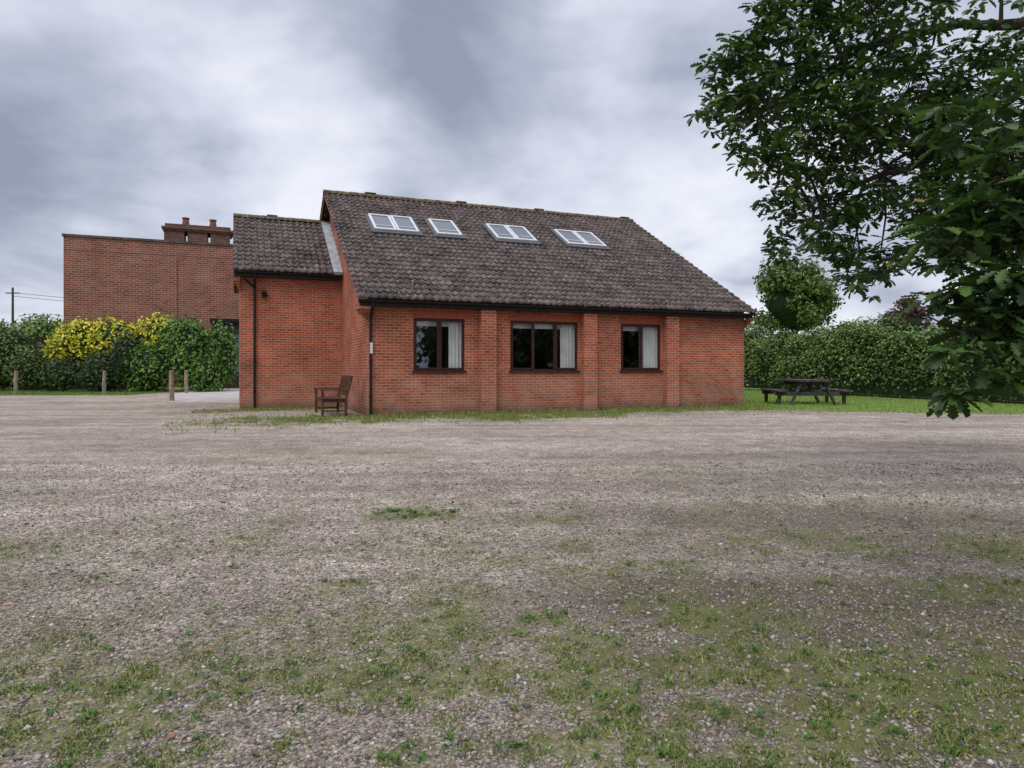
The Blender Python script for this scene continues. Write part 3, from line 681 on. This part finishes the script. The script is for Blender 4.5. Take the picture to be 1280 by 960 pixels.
shrub('garden_shrub',[(21.5,20.5,2.5,1.3,1.0,.8),(19.4,25.6,2.5,.9,1.1,.8)],150,.13,(.06,.10,.02),(.24,.33,.08))
shrub('golden_shrub',[(-23.2,36.6,2.5,1.5,1.1,1.35),(-21.2,36.4,2.6,1.5,1.1,1.3),(-19.2,36.8,2.7,1.4,1.1,1.4),(-24.4,37,2.0,.9,.9,1.3)],110,.17,(.36,.37,.03),(.78,.72,.06),extra=(.10,.18,.03),pe=.12)
shrub('green_shrub',[(-18.9,35.4,1.2,1.3,1,1.35),(-17.0,35.8,2.0,1.1,1,2.0),(-15.6,36.4,1.9,.9,1,1.75),(-18.0,36.2,2.4,.9,.8,1.3),(-15.8,35.2,1.0,.9,.8,1.2)],130,.16,(.05,.11,.02),(.17,.31,.055))
shrub('evergreen_shrub',[(-21.3,35.2,1.0,1.1,.9,1.1),(-23.6,35.6,.9,1.2,.9,.9),(-20.1,35.3,1.6,.8,.8,1.5)],130,.14,(.025,.05,.018),(.08,.12,.04))
shrub('tall_shrub',[(-27.5,36.8,1.8,1.8,1.2,1.9),(-30,37,2.0,1.6,1.3,2.0),(-25.8,36.2,1.2,1.1,.9,1.2),(-33,36.5,1.6,2,1.3,1.9)],110,.15,(.05,.09,.02),(.17,.25,.07))
shrub('distant_hedge',[(-44+i*2.4,55+random.uniform(-1,1),2.6,1.9,1.6,2.6+random.uniform(-.5,.5)) for i in range(8)],45,.26,(.07,.13,.025),(.22,.31,.08))
bark=simple('bark',(.07,.055,.042),.95,.4,14,.6,stretch=(1,1,.3))
def round_tree(name,x,y,h,r,a,b,size=.26,dens=26,parent=None):
    zc=h-r*1.02;el=[]
    for i in range(46):
        d=Vector((random.gauss(0,1),random.gauss(0,1),random.gauss(0,1))).normalized();k=random.uniform(.55,.9);q=random.uniform(.22,.36)*r
        el.append((x+d.x*r*k,y+d.y*r*k,zc+d.z*r*k*(1.08 if d.z>0 else .9),q,q,q*.85))
    mb=MB();mb.tube([(x,y,0),(x+.05,y,h*.3),(x,y,h*.6)],[.32,.25,.12],10)
    for i in range(9):
        a_=i*2.4;mb.tube([(x,y,h*(.3+.03*i)),(x+math.cos(a_)*r*.35,y+math.sin(a_)*r*.35,h*(.45+.03*i)),(x+math.cos(a_)*r*.7,y+math.sin(a_)*r*.7,h*(.52+.04*i))],[.12,.08,.03],6)
    tr_=mb.obj(name,bark)
    shrub('crown',el,dens,size,a,b,core=0,shell=.8,parent=tr_)
    core_v,core_f=[],[];core_ell(core_v,core_f,(x,y,zc),(r*.6,r*.6,r*.62));mesh_np('dark_core',core_v[0],core_f[0],corem,parent=tr_,smooth=True)
    return tr_
round_tree('chestnut_tree',19.9,48,9.0,3.0,(.045,.085,.018),(.17,.25,.06),.24,26)
round_tree('purple_tree',50,86,9.8,2.9,(.07,.04,.04),(.17,.10,.085),.35,14)
round_tree('ash_tree',36.5,50,6.4,3.0,(.07,.11,.025),(.22,.28,.08),.28,20)
el=[]
for i in range(46):
    x=-130+i*7.6;y=125+random.uniform(-12,12)
    if -45<x<25: y+=30
    el.append((x,y,3.2,4.6,4,4.6+random.uniform(-1.2,1.9)))
shrub('distant_trees',el,5,.75,(.05,.08,.03),(.13,.17,.07),core=.8)
el=[(34+random.uniform(-2,2)-.25*i,18-i*4.2,3.8,3.4,3,5+random.uniform(-1,1.5)) for i in range(11)]+[(24-i*8,-27+random.uniform(-2,2),3.5,4.4,3,5+random.uniform(-1,1.5)) for i in range(8)]
shrub('tree_row',el,4,.8,(.04,.07,.022),(.10,.15,.05),core=.85)
# ================================================================= big oak overhanging from the right
tx,ty=7.9,6.6
blobs=[(2.45,6.5,4.0,.46),(2.15,6.5,3.81,.27),(1.98,6.4,4.12,.2),(2.83,6.9,4.38,.48),(3.36,7,3.85,.60),(2.72,6.3,3.36,.38),(2.38,6.4,3.2,.22),
(3.06,6.6,2.92,.37),(2.72,6.5,2.5,.26),(3.38,6.6,2.38,.30),(3.60,6.7,2.16,.22),(3.67,6.8,3.24,.5),(4.13,7,4.3,.66),(4.28,6.8,3.45,.56),(4.2,6.4,2.8,.36),
(4.74,6.6,3.85,.62),(4.8,6.4,2.8,.42),(3.5,6.5,4.6,.58),(3.1,6.3,2.10,.16),(1.86,6.4,3.62,.13),(2.75,6.4,4.85,.32),(5.3,6.6,3.2,.6),(4.75,6.2,2.35,.36),(2.56,6.4,2.85,.20),(3.95,6.3,2.4,.24),(2.12,6.4,3.42,.15),(3.1,6.2,3.6,.34),(2.45,6.4,4.5,.25),(2.2,6.5,4.35,.16),
(3.55,6.4,2.75,.33),(3.95,6.5,2.65,.3),(4.4,6.3,2.3,.32),(4.4,6.3,1.95,.24),(2.95,6.4,2.35,.2),(4.7,6.3,1.95,.26),
(3.6,6.2,5.6,.95),(4.8,6.8,5.6,1.0),(5.8,6.0,4.7,1.0),(6.8,6.5,5.8,1.3),(5.0,4.6,4.9,.9),(6.2,4.9,3.9,.8),(3.6,4.4,4.8,.6)]
NB0=35;NF=len(blobs)
blobs+=[(2.15,3.05,1.62,.19),(2.0,3.0,1.34,.12),(2.06,3.1,1.85,.19),(2.22,3.05,2.12,.22),(2.30,3.0,1.68,.24),(1.93,2.95,1.17,.08),(2.5,3.2,2.0,.3),(2.5,3.1,2.5,.3),(2.35,3.1,1.42,.18),(2.2,3.3,1.95,.2),(2.1,3.2,2.40,.16),(2.25,2.9,1.5,.16),(2.12,3.0,1.48,.13),(2.35,3.1,1.9,.2),(2.22,3.0,1.32,.12),(1.97,3.05,1.55,.1)]
limbs=[[(tx,ty,3.2),(6.4,6.7,4.4),(4.9,6.8,4.7),(3.6,6.8,4.5),(2.6,6.6,4.15)],[(tx,ty,2.9),(6.3,6.6,3.6),(4.8,6.6,3.5),(3.6,6.6,3.1),(2.9,6.5,2.75)],
[(tx,ty,4.2),(6.6,6.2,5.4),(5,5.8,5.6),(3.6,6.0,5.5)],[(tx,ty,3.4),(6.4,5.4,4.2),(4.8,4.4,4.1),(3.3,3.5,3.2),(2.6,3.15,2.4),(2.25,3.05,1.75),(2.02,3.0,1.35)]]
def smooth_path(p,k=6):
    p=[Vector(q) for q in p];o=[]
    for i in range(len(p)-1):
        a=p[max(i-1,0)];b=p[i];c=p[i+1];d=p[min(i+2,len(p)-1)]
        for j in range(k):
            t=j/k;o.append(.5*((2*b)+(c-a)*t+(2*a-5*b+4*c-d)*t*t+(3*b-a-3*c+d)*t**3))
    o.append(p[-1]);return o
mb=MB();mb.tube([(tx,ty,-.1),(tx,ty,.3),(tx+.03,ty,1.5),(tx,ty,3),(tx+.1,ty+.1,4.5),(tx,ty,7)],[.52,.42,.36,.33,.25,.1],16)
lp=[]
for li,l in enumerate(limbs):
    q=smooth_path(l);q=[v+Vector((random.gauss(0,.02),random.gauss(0,.03),random.gauss(0,.02))) for v in q];q[0]=Vector(l[0])
    n_=len(q);r0=.12 if li<3 else .08;re=.012 if li<3 else .004
    mb.tube(q,[r0*(1-i/(n_-1))**1.5+re for i in range(n_)],8);lp+=q[3:]
ol=[(0,.0),(.12,.05),(.22,.16),(.30,.09),(.42,.25),(.52,.12),(.64,.27),(.74,.14),(.86,.20),(1,0)]
nl_=len(ol);lv=[(x,y,y*.35) for x,y in ol]+[(x,-y,y*.35) for x,y in ol[1:-1][::-1]]
lv=np.array(lv);top=list(range(nl_));bot=[nl_-1]+list(range(nl_,len(lv)))+[0]
OV_,OC=[],[]
for bi,(bx,by,bz,br) in enumerate(blobs):
    nearb=bi>=NF
    c=Vector((bx,by,bz));near=min(lp,key=lambda v:(v-c).length+(.3 if v.x<bx else 0))
    dd=(c-near).length
    mid=(near+c)/2+Vector((random.gauss(0,.06),random.gauss(0,.06),.08*dd))
    if dd>.05: mb.tube([near,mid,c],[.014+.01*min(dd,1),.010,.006] if not nearb else [.006,.004,.003],5,False)
    dens=80 if NB0<=bi<NF else 375
    nt_=max(7,int(dens*br*br))
    if nearb: nt_=max(4,int(300*br*br)+3)
    for k in range(nt_):
        while True:
            d=Vector((random.uniform(-1,1),random.uniform(-1,1),random.uniform(-1,1)))
            if d.length<1.0 and (nearb or float(fbm(np.array([(bx+d.x*br)*3.2]),np.array([(bz+d.z*br)*3.2]),np.array([(by+d.y*br)*1.5]),2)[0])>.37): break
        e=c+Vector((d.x*br*1.12,d.y*br*(1.6 if not nearb else 1.0),d.z*br*1.0))
        if random.random()<.35 or nearb: mb.tube([c.lerp(e,.15),c.lerp(e,.6)+Vector((0,0,.02)),e],[.005,.0035,.0025],3,False)
        m=random.randint(6,10)
        for j in range(m):
            a=2*PI*j/m+random.uniform(-.4,.4);pit=random.uniform(-.8,.4)
            dr=Vector((math.cos(a)*math.cos(pit),math.sin(a)*math.cos(pit),math.sin(pit)))
            nn=Vector((random.gauss(0,.45),random.gauss(0,.45),1)).normalized();sd_=nn.cross(dr).normalized();nn=dr.cross(sd_)
            Ls=random.uniform(.075,.125);o_=e+dr*random.uniform(0.0,.05)
            M=np.array([dr,sd_,nn])*Ls
            bend=lv.copy();bend[:,2]-=.25*lv[:,0]**2*random.uniform(0,1.2)
            OV_.append(bend@M+np.array(o_))
            f=random.random()**1.8;cc=np.array([.022,.052,.013])*(1-f)+np.array([.10,.19,.034])*f
            if random.random()<.004 and not nearb: cc=np.array([.35,.28,.03])
            OC.append(cc)
oak=mb.obj('oak_tree',bark,smooth=True)
nL=len(OV_);V=np.concatenate(OV_);me=bpy.data.meshes.new('leaves')
k=len(lv);tA=np.array(top);bA=np.array(bot)
idx=np.concatenate([np.concatenate([tA+i*k,bA+i*k]) for i in range(nL)]).astype(np.int32)
lt=np.tile([len(top),len(bot)],nL).astype(np.int32);ls=np.concatenate([[0],np.cumsum(lt)[:-1]]).astype(np.int32)
me.vertices.add(len(V));me.vertices.foreach_set('co',V.astype(np.float32).ravel());me.loops.add(len(idx));me.loops.foreach_set('vertex_index',idx)
me.polygons.add(len(lt));me.polygons.foreach_set('loop_start',ls)
try: me.polygons.foreach_set('loop_total',lt)
except Exception: pass
me.update(calc_edges=True)
ca=me.color_attributes.new('Col','FLOAT_COLOR','POINT');c4=np.ones((len(V),4),np.float32);c4[:,:3]=np.repeat(np.array(OC),k,0);ca.data.foreach_set('color',c4.ravel())
me.materials.append(leaf_mat('oak_leaf',.2,.5));me.validate()
link(bpy.data.objects.new('leaves',me),oak)
